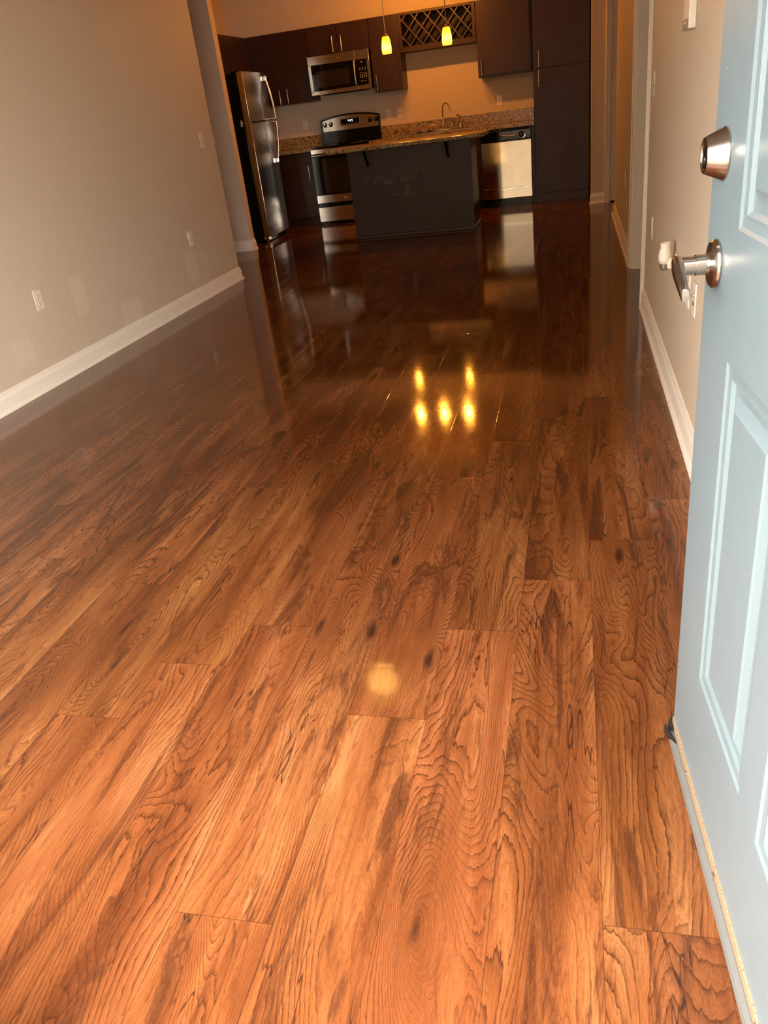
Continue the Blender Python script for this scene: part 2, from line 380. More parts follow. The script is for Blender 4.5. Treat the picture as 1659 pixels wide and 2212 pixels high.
def baseboard(name, p0, p1, nrm, label, e0=0, e1=0, seam=None):
    """Profile board with shoe moulding from p0 to p1 along a wall; nrm points into the room; e = mitre lengthening."""
    p0 = Vector((*p0, 0)); p1 = Vector((*p1, 0)); d = (p1 - p0).normalized(); n = Vector((*nrm, 0))
    prof = [(0, .0), (.026, .0), (.026, .008), (.021, .018), (.014, .022), (.014, .078), (.011, .088), (.008, .094), (.006, .108), (.0, .112)]
    bm = bmesh.new(); rings = []
    for p, e, sg in ((p0, e0, -1), (p1, e1, 1)):
        rings.append([bm.verts.new(p + n * a + Vector((0, 0, h)) + d * sg * e * a) for a, h in prof])
    a, b = rings; k = len(prof)
    for i in range(k - 1): bm.faces.new((a[i], a[i + 1], b[i + 1], b[i]))
    bm.faces.new(a); bm.faces.new(b); bmesh.ops.recalc_face_normals(bm, faces=bm.faces)
    m = MB(); m._add(bm)
    if seam is not None:
        q = p0 + d * seam
        for h0, h1, a in ((.0, .022, .0275), (.022, .09, .0150)):
            m.box(-.004, .004, -a, a, h0, h1, mtx=Matrix.Translation(q) @ Matrix.Rotation(math.atan2(d.y, d.x), 4, 'Z'))
    return struct(name, m, 'trim', label, 'baseboard', False)
baseboard('baseboard_left', (-2.99, .40), (-2.99, 6.87), (1, 0), 'white baseboard along the foot of the long left wall', 0, 1, 5.65)
baseboard('baseboard_left_return', (-5.3, 6.87), (-2.99, 6.87), (0, 1), 'white baseboard behind the end of the long left wall', 0, 1)
baseboard('baseboard_stub', (-5.3, 8.60), (-3.535, 8.60), (0, -1), 'white baseboard on the short wall beside the refrigerator', 0, 1)
baseboard('baseboard_stub_end', (-3.535, 8.60), (-3.535, 8.715), (1, 0), 'white baseboard wrapping the end of the short wall', 1, 0)
baseboard('baseboard_right', (.397, .40), (.397, 4.87), (-1, 0), 'white baseboard at the foot of the right wall behind the entry door', 0, 0)
baseboard('baseboard_right_far', (.397, 6.08), (.397, 8.82), (-1, 0), 'white baseboard on the far right wall beyond the white casing', 0, 1)
baseboard('baseboard_hall', (.186, 9.83), (.33, 9.83), (0, -1), 'short white baseboard between pantry cabinet and hall door', 1, 0)

def casing(name, boxes, label, cat='door trim'):
    m = MB()
    for b in boxes: m.box(*b, .004, 2)
    return struct(name, m, 'trim', label, cat, True)
casing('trim_1', [(.380, .397, 4.875, 4.955, 0, 2.06), (.374, .397, 4.872, 4.892, 0, 2.06), (.380, .397, 6.0, 6.085, 0, 2.06), (.374, .397, 6.066, 6.088, 0, 2.06), (.397, .517, 4.93, 4.952, 0, 2.04), (.395, .517, 5.985, 6.003, 0, 2.04), (.379, .397, 4.873, 6.087, 2.05, 2.13)],
       'white casing and jamb around the opening in the right wall', 'door trim')
casing('trim_2', [(.33, .385, 9.812, 9.83, 0, 2.07), (.328, .345, 9.806, 9.83, 0, 2.07), (.372, .398, 9.83, 9.95, 0, 2.06), (.33, 1.33, 9.812, 9.83, 2.05, 2.12)],
       'white casing around the far hall door', 'door trim')
casing('trim_3', [(-.69, -.665, .25, .40, 0, 2.06), (.28, .295, .25, .40, 0, 2.06), (-.76, -.68, .40, .418, 0, 2.12), (-.76, .30, .40, .418, 2.05, 2.12)], 'white casing of the entry doorway behind the camera', 'door trim')
casing('window_1', [(-2.2, -2.15, .28, .38, .3, 2.06), (-.82, -.78, .281, .379, .3, 2.06), (-2.15, -.82, .28, .38, .3, .34), (-2.15, -.82, .28, .38, 2.02, 2.06), (-2.15, -.82, .30, .36, 1.16, 1.19)], 'white window frame in the front wall beside the entry doorway', 'window')
struct('added_building', MB().box(-6.0, 1.9, -9.5, -8.5, -.16, 9.0), 'stucco', 'unseen beige building added across the walkway to block low daylight', 'building')  # unseen building, added to keep low daylight off the far kitchen

# hall door
d2 = thing('door_2', 'closed white hall door seen as a sliver left of the far right wall', 'door', (.40, 9.86, 0), kind='structure')
MB().box(.400, 1.27, 9.845, 9.88, .014, 2.04, .002).build('door_slab', 'trim', d2)
for z in (.36, 1.13, 1.87):
    h = MB(); h.lathe([(.0, -.045), (.007, -.045), (.007, .045), (.0, .045)], 12, Matrix.Translation((.398, 9.838, z))); h.box(.398, .412, 9.8405, 9.8445, z - .043, z + .043)
    h.build('hinge', 'steel_hinge', d2)
MB().box(.39, 1.28, 9.84, 9.94, 0, .012).build('dark_gap_strip', 'black', d2)  # black strip paints the shade of the gap under the door

# ------------------------------------------------------------------ entry door (swung open, hinge by the camera)
DA = Vector((.194, 1.29, 0)); DU = Vector((.0776, -.997, 0)).normalized()
D = thing('door_1', 'blue grey panelled steel entry door standing open against the right wall', 'door', tuple(DA), math.atan2(DU.y, DU.x), local=True, kind='structure')
# local: x along the door from latch to hinge, y = minus the outward face normal, z up
def door_slab():
    xs = [0, .160, .416, .498, .754, .914]; zs = [.042, .272, .837, 1.013, 1.58, 1.665, 1.905, 2.035]
    bm = bmesh.new(); holes = {(1, 1), (3, 1), (1, 3), (3, 3), (1, 5), (3, 5)}
    def q(a, b, c, d, y=0): return [bm.verts.new((p[0], y if len(p) == 2 else p[2], p[1])) for p in (a, b, c, d)]
    for i in range(5):
        for j in range(7):
            x0, x1, z0, z1 = xs[i], xs[i + 1], zs[j], zs[j + 1]
            if (i, j) not in holes: bm.faces.new(q((x0, z0), (x1, z0), (x1, z1), (x0, z1))); continue
            prev = None
            for ins, dep in ((0, 0), (.0045, .0032), (.0150, .0040), (.0200, .0036), (.0255, .0085), (.0370, .0092), (.050, .0035), (.0545, .0008), (.056, .0008)):
                ring = q((x0 + ins, z0 + ins), (x1 - ins, z0 + ins), (x1 - ins, z1 - ins), (x0 + ins, z1 - ins), dep)
                if prev:
                    for k in range(4): bm.faces.new((prev[k], prev[(k + 1) % 4], ring[(k + 1) % 4], ring[k]))
                prev = ring
            bm.faces.new(prev)
    bmesh.ops.remove_doubles(bm, verts=bm.verts, dist=1e-5)
    X0, X1, Z0, Z1, T = 0, .914, .042, 2.035, .044
    b = [bm.verts.new(p) for p in ((X0, T, Z0), (X1, T, Z0), (X1, T, Z1), (X0, T, Z1))]
    bm.faces.new(b)
    for (ax, az), (bx_, bz), i, j in (((X0, Z0), (X1, Z0), 0, 1), ((X1, Z0), (X1, Z1), 1, 2), ((X1, Z1), (X0, Z1), 2, 3), ((X0, Z1), (X0, Z0), 3, 0)):
        bm.faces.new((bm.verts.new((ax, 0, az)), bm.verts.new((bx_, 0, bz)), b[j], b[i]))
    bmesh.ops.recalc_face_normals(bm, faces=bm.faces)
    m = MB(); m._add(bm); return m
door_slab().build('door_slab', 'door', D, smooth=False)
m = MB(); m.box(.0, .914, -.003, .040, .020, .042, .0015)
strip = m.build('wood_strip', 'pine', D); strip['label'] = 'bare pale wood strip under the steel face'
for xs_ in (.14, .36, .60):
    MB().lathe([(0, 0), (.0045, 0), (.003, .0015), (0, .0018)], 12, Matrix.Translation((xs_, -.003, .029)) @ Matrix.Rotation(PI / 2, 4, 'X')).build('screw', 'chrome', strip)
m = MB(); m.prism([(-.0035, .020), (-.0035, .016), (-.010, .010), (-.013, .002), (-.011, .002), (-.007, .009), (.0, .014), (.0, .020)], 'x', .012, .914)
m.build('door_sweep', 'vinyl', D)
m = MB()
m.prism([(-.004, -.016), (.006, -.019), (.052, -.0045), (.052, -.002), (.006, -.013), (-.004, -.013)], 'z', .003, .018)
m.prism([(-.012, -.006), (.0, -.010), (.020, -.004), (.020, -.001), (-.012, -.001)], 'z', .012, .028)
m.build('corner_pad', 'rubber', D)
RX = Matrix.Rotation(PI / 2, 4, 'X')               # lathe axis z -> local -y (outward)
def dmt(x, z): return Matrix.Translation((x, 0, z)) @ RX
db = MB(); db.lathe([(0, 0), (.0335, 0), (.0340, .0025), (.0325, .0045), (.0238, .0255), (.0225, .0275), (.0195, .0275), (.0190, .0262), (0, .0262)], 48, dmt(.062, 1.098))
deadbolt = db.build('deadbolt', 'nickel', D)
MB().lathe([(0, .0262), (.0130, .0262), (.0130, .0268), (.0118, .0272), (0, .0272)], 32, dmt(.062, 1.095)).build('key_cylinder', 'blackglass', deadbolt)
k = MB(); k.lathe([(.0055, .0272), (.0066, .0272), (.0066, .0282), (.0055, .0282)], 24, dmt(.062, 1.092), cap=False); k.box(.0612, .0628, -.0284, -.0270, 1.0872, 1.0968)
k.build('keyhole', 'nickel', deadbolt)
lv = MB(); lv.lathe([(0, 0), (.0335, 0), (.0345, .003), (.0335, .0065), (.030, .0095), (.0165, .013), (.0145, .016), (.0145, .030)], 48, dmt(.062, .953))
rose = lv.build('lever_rose', 'nickel', D)
lv = MB(); lv.lathe([(.0128, .030), (.0128, .054)], 32, dmt(.062, .953))
# lever blade sweeping toward the hinge and drooping
def lever():
    bm = bmesh.new(); rings = []
    for t, (x, z, hw, hh, y0, y1) in enumerate(((.046, .957, 0, .006, -.050, -.058), (.050, .956, 0, .011, -.047, -.0605), (.062, .954, 0, .0135, -.046, -.062), (.080, .949, 0, .0130, -.047, -.063), (.100, .942, 0, .0115, -.049, -.063), (.122, .934, 0, .0100, -.050, -.0625), (.135, .929, 0, .0098, -.050, -.062), (.1375, .928, 0, .0085, -.051, -.061))):
        ring = []
        for k_ in range(12):
            a = 2 * PI * k_ / 12; c_, s_ = math.cos(a), math.sin(a); c_ = math.copysign(abs(c_) ** .6, c_); s_ = math.copysign(abs(s_) ** .6, s_)
            ring.append(bm.verts.new((x, (y0 + y1) / 2 + c_ * (y0 - y1) / 2, z + s_ * hh)))
        rings.append(ring)
    for a, b in zip(rings, rings[1:]):
        for k_ in range(12): bm.faces.new((a[k_], a[(k_ + 1) % 12], b[(k_ + 1) % 12], b[k_]))
    bm.faces.new(rings[0]); bm.faces.new(rings[-1]); return bm
lv._add(lever()); lv.build('lever_handle', 'nickel', rose, ang=50)
m = MB(); m.box(-.0015, .001, .010, .036, .905, 1.0, .0005); m.build('latch_plate', 'nickel', D)
for z in (.25, 1.03, 1.82):
    MB().lathe([(0, -.05), (.008, -.05), (.008, .05), (0, .05)], 12, Matrix.Translation((.918, .046, z))).build('hinge', 'steel_hinge', D)

# ------------------------------------------------------------------ wall plates (local: plate in xz, facing -y)
def plate_outlet():
    t = thing('outlet', '', 'outlet', local=True)
    MB().box(-.035, .035, -.006, 0, -.057, .057, .003, 2).build('plate', 'plastic', t)
    for dz in (-.0195, .0195):
        r = MB(); pts = []
        for k_ in range(20):
            a = 2 * PI * k_ / 20; pts.append((.0172 * math.cos(a), dz + max(-.0135, min(.0135, .0172 * math.sin(a)))))
        r.prism(pts, 'y', -.0085, -.005, .0006, 1)
        rc = r.build('receptacle', 'plastic', t)
        s_ = MB(); s_.box(-.0075, -.0052, -.0090, -.0080, dz - .001, dz + .008).box(.0052, .0075, -.0090, -.0080, dz - .001, dz + .008)
        s_.lathe([(0, 0), (.0026, 0), (.0026, .001), (0, .001)], 12, Matrix.Translation((0, -.0080, dz - .0075)) @ RX)
        s_.build('slots', 'slot', rc)
    MB().lathe([(0, 0), (.003, 0), (.0022, .001), (0, .001)], 12, Matrix.Translation((0, -.006, 0)) @ RX).build('screw', 'plastic', t)
    return t
def plate_switch():
    t = thing('light_switch', '', 'light switch', local=True)
    MB().box(-.035, .035, -.006, 0, -.057, .057, .003, 2).build('plate', 'plastic', t)
    MB().box(-.0055, .0055, -.0068, -.0055, -.0125, .0125).build('toggle_slot', 'slot', t)
    m = MB(); m.prism([(-.005, -.004), (-.005, .006), (-.016, .011), (-.0175, .007), (-.008, -.003)], 'x', -.0042, .0042, .0008, 1); m.build('toggle', 'plastic', t)
    for dz in (-.03, .03): MB().lathe([(0, 0), (.003, 0), (.0022, .001), (0, .001)], 12, Matrix.Translation((0, -.006, dz)) @ RX).build('screw', 'plastic', t)
    return t
def plate_jack():
    t = thing('cable_plate', '', 'wall plate', local=True)
    MB().box(-.035, .035, -.006, 0, -.057, .057, .003, 2).build('plate', 'plastic', t)
    MB().lathe([(0, 0), (.0055, 0), (.0055, .006), (.0035, .006), (.0035, .012), (0, .012)], 16, Matrix.Translation((0, -.006, .014)) @ RX).build('coax_jack', 'chrome', t)
    MB().box(-.0075, .0075, -.0075, -.0055, -.022, -.008, .0006).build('phone_jack', 'slot', t)
    for dz in (-.042, .042): MB().lathe([(0, 0), (.003, 0), (.0022, .001), (0, .001)], 12, Matrix.Translation((0, -.006, dz)) @ RX).build('screw', 'plastic', t)
    return t
PR = {'o': plate_outlet(), 's': plate_switch(), 'j': plate_jack()}; USED = set()
FACE = {'left': PI / 2, 'right': -PI / 2, 'back': 0.0}
def put(kind, face, loc, label, group):
    if kind in USED: o = copy_tree(PR[kind])
    else: o = PR[kind]; USED.add(kind)
    o.location = loc; o.rotation_euler = (0, 0, FACE[face]); o['label'] = label; o['group'] = group; return o
GO, GS = 'electrical outlets on the walls', 'toggle light switches on the walls'
put('o', 'left', (-2.99, 3.97, .482), 'white double outlet low on the left wall nearest the camera', GO)
put('o', 'left', (-2.99, 6.03, .490), 'white double outlet low on the left wall near its far end', GO)
put('s', 'left', (-2.99, 6.618, 1.177), 'white toggle switch at the far end of the long left wall', GS)
put('s', 'back', (-3.757, 8.60, 1.168), 'white toggle switch on the short wall beside the refrigerator', GS)
put('o', 'back', (-3.439, 10.94, 1.171), 'white outlet above the counter left of the stove', GO)
put('o', 'back', (-2.308, 10.94, 1.179), 'white outlet on the back wall just right of the stove panel', GO)
put('s', 'back', (-2.162, 10.94, 1.173), 'white toggle switch on the orange lit wall left of the faucet', GS)
put('o', 'back', (-.897, 10.94, 1.173), 'white outlet on the back wall above the dishwasher', GO)
put('s', 'right', (.397, 4.68, 1.173), 'white toggle switch on the right wall just before the white casing', GS)
put('s', 'right', (.397, 8.36, 1.170), 'white toggle switch at the far end of the right wall by the hall', GS)
put('o', 'right', (.397, 6.98, .507), 'white outlet low on the far right wall beyond the white casing', GO)
put('o', 'right', (.397, 4.48, .507), 'white outlet low on the right wall just before the white casing', GO)
put('o', 'right', (.397, 3.40, .515), 'white outlet holding the plugged in air freshener', GO)
put('j', 'right', (.397, 3.20, .515), 'white cable plate next to the outlet with the air freshener', 'cable plates on the right wall')
put('o', 'right', (.397, 2.98, .512), 'white outlet on the right wall partly behind the lever handle', GO)
put('j', 'right', (.397, 2.82, .520), 'white cable plate on the right wall closest to the entry door', 'cable plates on the right wall')

# plug-in air freshener
af = thing('air_freshener', 'white plug in air freshener with clear oil bottle on the right wall outlet', 'air freshener', (.387, 3.40, .53))
m = MB(); m.box(.360, .390, 3.376, 3.424, .512, .556, .008, 2); m.build('plug_body', 'plastic', af)
m = MB(); m.lathe([(0, -.030), (.020, -.030), (.0255, -.018), (.0265, .002), (.0235, .018), (.0195, .030), (.0215, .050), (.0195, .051), (.0170, .032), (0, .026)], 32, Matrix.Translation((.354, 3.40, .562)))
m.build('housing', 'plastic', af)
gl = NT('amber_oil_glass'); gl.pbr((.34, .29, .20), .08, 0, .6, None, Transmission_Weight=.6); MAT['oil'] = gl.m
m = MB(); m.lathe([(0, -.057), (.012, -.057), (.0185, -.052), (.0215, -.043), (.0205, -.031), (0, -.030)], 32, Matrix.Translation((.354, 3.40, .562)))
m.build('oil_bottle', 'oil', af)

# wall panel (alarm keypad) beside the door
ap = thing('alarm_keypad', 'tall white wall panel with grey foot high on the right wall beside the entry door', 'wall panel', (.397, 3.28, 1.33))
MB().box(.372, .397, 3.205, 3.355, 1.332, 1.535, .004, 2).build('case', 'plastic', ap)
kp = MB().box(.3695, .374, 3.207, 3.353, 1.334, 1.363, .001, 1).build('button_strip', 'grey', ap)
for yy in (3.262, 3.300): MB().lathe([(0, 0), (.0045, 0), (.0035, .002), (0, .002)], 14, Matrix.Translation((.3695, yy, 1.353)) @ Matrix.Rotation(-PI / 2, 4, 'Y')).build('button', 'print', kp)
MB().box(.3695, .373, 3.235, 3.325, 1.44, 1.50, .001, 1).build('display', 'blackglass', ap)

# ------------------------------------------------------------------ cabinets
def bar_handle(x, y, z0, z1, parent, horiz=False):
    """Slim bar pull in front of a door face at depth y (front toward -y). Vertical from z0 to z1 at x, or horizontal at z=x from z0 to z1 in x."""
    m = MB(); r = .006; st = .032
    if horiz:
        m.tube([(z0, y - st, x), (z1, y - st, x)], r)
        for q in (z0 + .02, z1 - .02): m.tube([(q, y, x), (q, y - st, x)], .0045)
    else:
        m.tube([(x, y - st, z0), (x, y - st, z1)], r)
        for q in (z0 + .02, z1 - .02): m.tube([(x, y, q), (x, y - st, q)], .0045)
    return m.build('handle', 'steel', parent)
def cabinet(name, label, cat, x0, x1, yf, yb, z0, z1, fronts, group=None, kick=None, rot=None, loc=None):
    """fronts: (kind, x0, x1, z0, z1, handle) in the same frame."""
    t = thing(name, label, cat, loc if loc else ((x0 + x1) / 2, yb, z0), rot or 0.0, group, local=bool(rot))
    b = MB(); zb = z0 + (kick or 0)
    b.box(x0, x1, yf, yb, zb, z1, .0015, 1); b.build('carcass', 'cab', t)
    if kick: MB().box(x0 + .002, x1 - .002, yf + .06, yb, z0, zb, .001, 1).build('toe_kick', 'cab', t)
    for kd, a, b_, c, d, h in fronts:
        f = MB().box(a, b_, yf - .019, yf - .0005, c, d, .002, 2).build(kd, 'cab', t)
        if h: bar_handle(h[1], yf - .019, h[2], h[3], f, h[0] == 'h')
    return t
UF, UB = 10.63, 10.94
GU = 'dark wall cabinets above the counters'
cabinet('wall_cabinet', 'tall dark two door wall cabinet in the corner left of the microwave', 'cabinet', -3.965, -3.182, UF, UB, 1.437, 2.22,
        [('door', -3.962, -3.577, 1.44, 2.217, ('v', -3.606, 1.44 + .005, 1.604)), ('door', -3.573, -3.185, 1.44, 2.217, ('v', -3.503, 1.44 + .005, 1.606))], GU)
cabinet('wall_cabinet', 'short dark two door wall cabinet right above the microwave', 'cabinet', -3.178, -2.392, UF, UB, 1.912, 2.22,
        [('door', -3.175, -2.790, 1.915, 2.217, ('v', -2.842, 1.927, 2.092)), ('door', -2.780, -2.395, 1.915, 2.217, ('v', -2.732, 1.924, 2.092))], GU)
cabinet('wall_cabinet', 'narrow single door dark wall cabinet between microwave and wine rack', 'cabinet', -2.388, -2.026, UF, UB, 1.437, 2.22,
        [('door', -2.385, -2.068, 1.44, 2.217, ('v', -2.341, 1.45, 1.618))], GU)
cabinet('wall_cabinet', 'wide single door dark wall cabinet right of the wine rack above the dishwasher', 'cabinet', -1.108, -.478, UF, UB, 1.437, 2.22,
        [('door', -1.105, -.500, 1.455, 2.217, ('v', -1.062, 1.457, 1.618))], GU)
cabinet('wall_cabinet', 'dark reddish wall cabinet over the refrigerator', 'cabinet', -.70, .70, 0, .335, 0, .41,
        [('door', -.695, -.235, .005, .405, None), ('door', -.231, .268, .005, .405, None), ('door', .272, .695, .005, .405, None)], GU, rot=PI / 2, loc=(-3.965, 9.925, 1.81))
cabinet('pantry_cabinet', 'floor to ceiling dark pantry cabinet right of the dishwasher with two stacked doors', 'cabinet', -.455, .160, 10.345, 10.915, 0, 2.22,
        [('door', -.430, .170, 1.449, 2.217, ('v', -.389, 1.459, 1.623)), ('door', -.430, .170, .125, 1.440, ('v', -.393, 1.26, 1.428))], None, None)
pk = MB().box(-.43, .168, 10.335, 10.346, .012, .112, .001, 1)
pk.build('toe_kick', 'cab', bpy.data.objects['pantry_cabinet'])
MB().box(-.458, .170, 10.318, 10.334, 0.0, .014, .004, 2).build('shoe_moulding', 'cab', bpy.data.objects['pantry_cabinet'])
cabinet('base_cabinet', 'dark base cabinet with one drawer and one door left of the stove', 'cabinet', -3.64, -3.224, 10.35, 10.915, 0, .876,
        [('drawer', -3.592, -3.227, .742, .868, ('h', .826, -3.508, -3.348)), ('door', -3.592, -3.227, .107, .735, ('v', -3.281, .545, .72))], 'dark base cabinets under the back counter', .10)
cabinet('base_cabinet', 'dark corner base cabinet mostly hidden behind the refrigerator', 'cabinet', -4.275, -3.644, 10.35, 10.915, 0, .876, [], 'dark base cabinets under the back counter', .10)
# sink base: an open-topped box so the sink bowl hangs in it
sb = thing('base_cabinet', 'dark sink base cabinet behind the island, left of the dishwasher', 'cabinet', (-1.78, 10.94, 0), 0, 'dark base cabinets under the back counter')
m = MB(); m.box(-2.455, -2.435, 10.35, 10.915, .1, .876).box(-1.12, -1.10, 10.35, 10.915, .1, .876).box(-2.435, -1.12, 10.35, 10.37, .1, .876).box(-2.435, -1.12, 10.895, 10.915, .1, .876).box(-2.435, -1.12, 10.37, 10.895, .1, .12); m.build('carcass', 'cab', sb)
MB().box(-2.455, -1.10, 10.41, 10.43, 0, .1).build('toe_kick', 'cab', sb)
for a, b_, hx in ((-2.45, -2.005, -2.05), (-2.0, -1.555, -1.96), (-1.55, -1.105, -1.5)):
    f = MB().box(a, b_, 10.331, 10.3495, .107, .868, .002).build('door', 'cab', sb); bar_handle(hx, 10.331, .55, .72, f)

# wine rack
wr = thing('wine_rack', 'dark wooden diamond lattice wine rack between the wall cabinets', 'wine rack', (-1.565, 10.94, 1.815))
X0, X1, Z0, Z1 = -2.022, -1.112, 1.815, 2.22; IX0, IX1, IZ0, IZ1 = -1.985, -1.150, 1.872, 2.192
m = MB(); m.box(X0, IX0, UF - .019, UB - .012, Z0, Z1, .0015, 1).box(IX1, X1, UF - .019, UB - .012, Z0, Z1, .0015, 1).box(IX0, IX1, UF - .019, UB - .012, IZ1, Z1, .0015, 1).box(IX0, IX1, UF - .019, UB - .012, Z0, IZ0, .0015, 1)
m.box(X0, X1, UB - .012, UB - .001, Z0, Z1); m.build('frame', 'cab', wr)
m = MB()
for sg in (1, -1):
    c = IX0 - 1.0
    while c < IX1 + 1.0:
        pts = []
        for zz in (IZ0, IZ1):
            xx = c + sg * (zz - IZ0) * .86; pts.append([xx, zz])
        (xa, za), (xb, zb_) = pts
        if xa > xb: (xa, za), (xb, zb_) = (xb, zb_), (xa, za)
        if xb > IX0 + .02 and xa < IX1 - .02:
            sl = (zb_ - za) / (xb - xa)
            if xa < IX0: za += sl * (IX0 - xa); xa = IX0
            if xb > IX1: zb_ += sl * (IX1 - xb); xb = IX1
            L = math.hypot(xb - xa, zb_ - za); an = math.atan2(zb_ - za, xb - xa)
            mt = Matrix.Translation(((xa + xb) / 2, 0, (za + zb_) / 2)) @ Matrix.Rotation(-an, 4, 'Y')
            yo = UF - .004 if sg > 0 else UF - .0125
            m.box(-L / 2, L / 2, yo, yo + .0085, -.0055, .0055, mtx=mt)
            m.box(-L / 2, L / 2, yo + .0085, yo + .20, -.0030, .0030, mtx=mt)
        c += .1555
m.build('lattice', 'rackwood', wr)

# ------------------------------------------------------------------ counters
def rounded(x0, x1, y0, y1, r):
    """Rectangle outline; r = corner radii (x0y0, x1y0, x1y1, x0y1)."""
    out = []
    for (cx_, cy_, rr, a0) in ((x0 + r[0], y0 + r[0], r[0], PI), (x1 - r[1], y0 + r[1], r[1], 1.5 * PI), (x1 - r[2], y1 - r[2], r[2], 0), (x0 + r[3], y1 - r[3], r[3], .5 * PI)):
        for k_ in range(7): a = a0 + k_ / 6 * PI / 2; out.append((cx_ + rr * math.cos(a), cy_ + rr * math.sin(a)))
    return out
ct = thing('countertop', 'speckled brown granite counter with sink along the kitchen back wall', 'countertop', (-1.4, 10.94, .876), 0, 'granite countertops')
m = MB()
for b in ((-2.458, -2.06, 10.31, 10.938), (-1.18, -.457, 10.31, 10.938), (-2.06, -1.18, 10.31, 10.40), (-2.06, -1.18, 10.80, 10.938)): m.box(*b, .8765, .914)
m.build('slab', 'granite', ct, False)
MB().box(-2.458, -.457, 10.918, 10.938, .9145, 1.052, .002).build('backsplash', 'granite', ct)
MB().box(-.478, -.457, 10.33, 10.917, .9145, 1.052, .002).build('sidesplash', 'granite', ct)
c2 = thing('countertop', 'speckled brown granite counter in the corner left of the stove', 'countertop', (-3.76, 10.94, .876), 0, 'granite countertops')
MB().box(-4.298, -3.224, 10.31, 10.938, .8765, .914, .003).build('slab', 'granite', c2)
MB().box(-4.298, -3.224, 10.918, 10.938, .9145, 1.047, .002).build('backsplash', 'granite', c2)

# sink and faucet
sk = thing('sink', 'drop in double bowl steel sink in the granite back counter', 'sink', (-1.62, 10.6, .914))
m = MB()
for b in ((-2.075, -1.165, 10.385, 10.42), (-2.075, -1.165, 10.775, 10.83), (-2.075, -2.04, 10.42, 10.775), (-1.20, -1.165, 10.42, 10.775), (-1.64, -1.60, 10.42, 10.775)): m.box(*b, .9145, .921, .002, 1)
m.build('rim', 'steel', sk)
for a, b_ in ((-2.045, -1.635), (-1.605, -1.195)):
    m = MB(); y0, y1 = 10.415, 10.78
    m.box(a, b_, y0, y1, .74, .745).box(a, a + .004, y0, y1, .745, .9144).box(b_ - .004, b_, y0, y1, .745, .9144).box(a, b_, y0, y0 + .004, .745, .9144).box(a, b_, y1 - .004, y1, .745, .9144)
    m.build('bowl', 'steel', sk)
fc = thing('faucet', 'chrome gooseneck two handle faucet behind the sink', 'faucet', (-1.595, 10.80, .921))
m = MB(); m.prism(rounded(-1.725, -1.465, 10.782, 10.826, (.02,) * 4), 'z', .9215, .934, .003, 2); m.build('deck_plate', 'chrome', fc)
m = MB(); pts = [(-1.595, 10.805, .934), (-1.595, 10.805, 1.05), (-1.595, 10.803, 1.13)]
for k_ in range(1, 11):
    a = PI - k_ / 10 * PI * .98; pts.append((-1.545 + .05 * math.cos(a), 10.803 - (k_ / 10) * .10, 1.15 + .072 * math.sin(a)))
pts.append((-1.494, 10.70, 1.118)); m.tube(pts, .0095, 20); m.lathe([(.018, 0), (.015, .02), (.0105, .045)], 20, Matrix.Translation((-1.595, 10.805, .932)))
sp = m.build('spout', 'chrome', fc)
MB().lathe([(0, 0), (.012, 0), (.013, .02), (.0115, .03), (0, .03)], 18, Matrix.Translation((-1.4935, 10.699, 1.09))).build('aerator', 'chrome', sp)
for x, sx in ((-1.70, -1), (-1.49, 1)):
    m = MB(); m.lathe([(.017, 0), (.014, .03), (.012, .05), (.013, .066), (0, .072)], 20, Matrix.Translation((x, 10.805, .932)))
    m.tube([(x, 10.805, .994), (x + sx * .03, 10.797, 1.004), (x + sx * .062, 10.790, 1.002)], .006, 10, [.006, .0055, .007]); m.build('handle', 'chrome', fc)
ss = thing('side_sprayer', 'chrome side sprayer standing right of the faucet', 'sprayer', (-1.385, 10.805, .921))
MB().lathe([(.020, 0), (.020, .006), (.012, .014), (.011, .05), (.0105, .06)], 20, Matrix.Translation((-1.385, 10.805, .9215))).build('holder', 'chrome', ss)
m = MB(); m.lathe([(.009, .06), (.011, .10), (.013, .125), (.015, .14), (.009, .152), (0, .154)], 20, Matrix.Translation((-1.385, 10.805, .9215)))
m.tube([(-1.385, 10.805, 1.058), (-1.40, 10.785, 1.075), (-1.418, 10.765, 1.07)], .008, 10); m.build('spray_head', 'chrome', ss)
for x, lb in ((-1.905, 'round black sink stopper on the sink edge, left of the other stopper'), (-1.785, 'round black sink stopper on the sink edge, closer to the faucet')):
    t = thing('sink_stopper', lb, 'sink stopper', (x, 10.80, .921), 0, 'sink stoppers beside the faucet')
    MB().lathe([(0, 0), (.042, 0), (.044, .006), (.040, .012), (.018, .018), (.010, .026), (0, .026)], 28, Matrix.Translation((x, 10.80, .9215))).build('disc', 'rubber', t)
    MB().lathe([(.006, .026), (.006, .036), (.011, .040), (.009, .047), (0, .049)], 20, Matrix.Translation((x, 10.80, .9215))).build('knob', 'chrome', t)

# ------------------------------------------------------------------ stove
st = thing('stove', 'black and stainless steel electric range with a lit clock left of the island', 'stove', (-2.84, 10.94, 0))
SX0, SX1 = -3.220, -2.460
MB().box(SX0, SX1, 10.32, 10.90, .02, .895, .003).build('body', 'black', st)
m = MB(); m.box(SX0 - .001, SX1 + .001, 10.275, 10.86, .8955, .918, .004, 2); ck = m.build('cooktop', 'blackglass', st)
for (bx_, by_, r) in ((-3.03, 10.42, .10), (-2.65, 10.42, .08), (-3.03, 10.68, .08), (-2.65, 10.68, .10)):
    MB().lathe([(r - .004, 0), (r, 0), (r, .0006), (r - .004, .0006)], 40, Matrix.Translation((bx_, by_, .9182)), cap=False).build('burner_ring', 'grey', ck)
MB().box(SX0, SX1, 10.292, 10.319, .838, .8945, .004, 2).build('front_trim', 'steel', st)
od = MB().box(SX0 + .004, SX1 - .004, 10.285, 10.3195, .262, .832, .004, 2).build('oven_door', 'black', st)
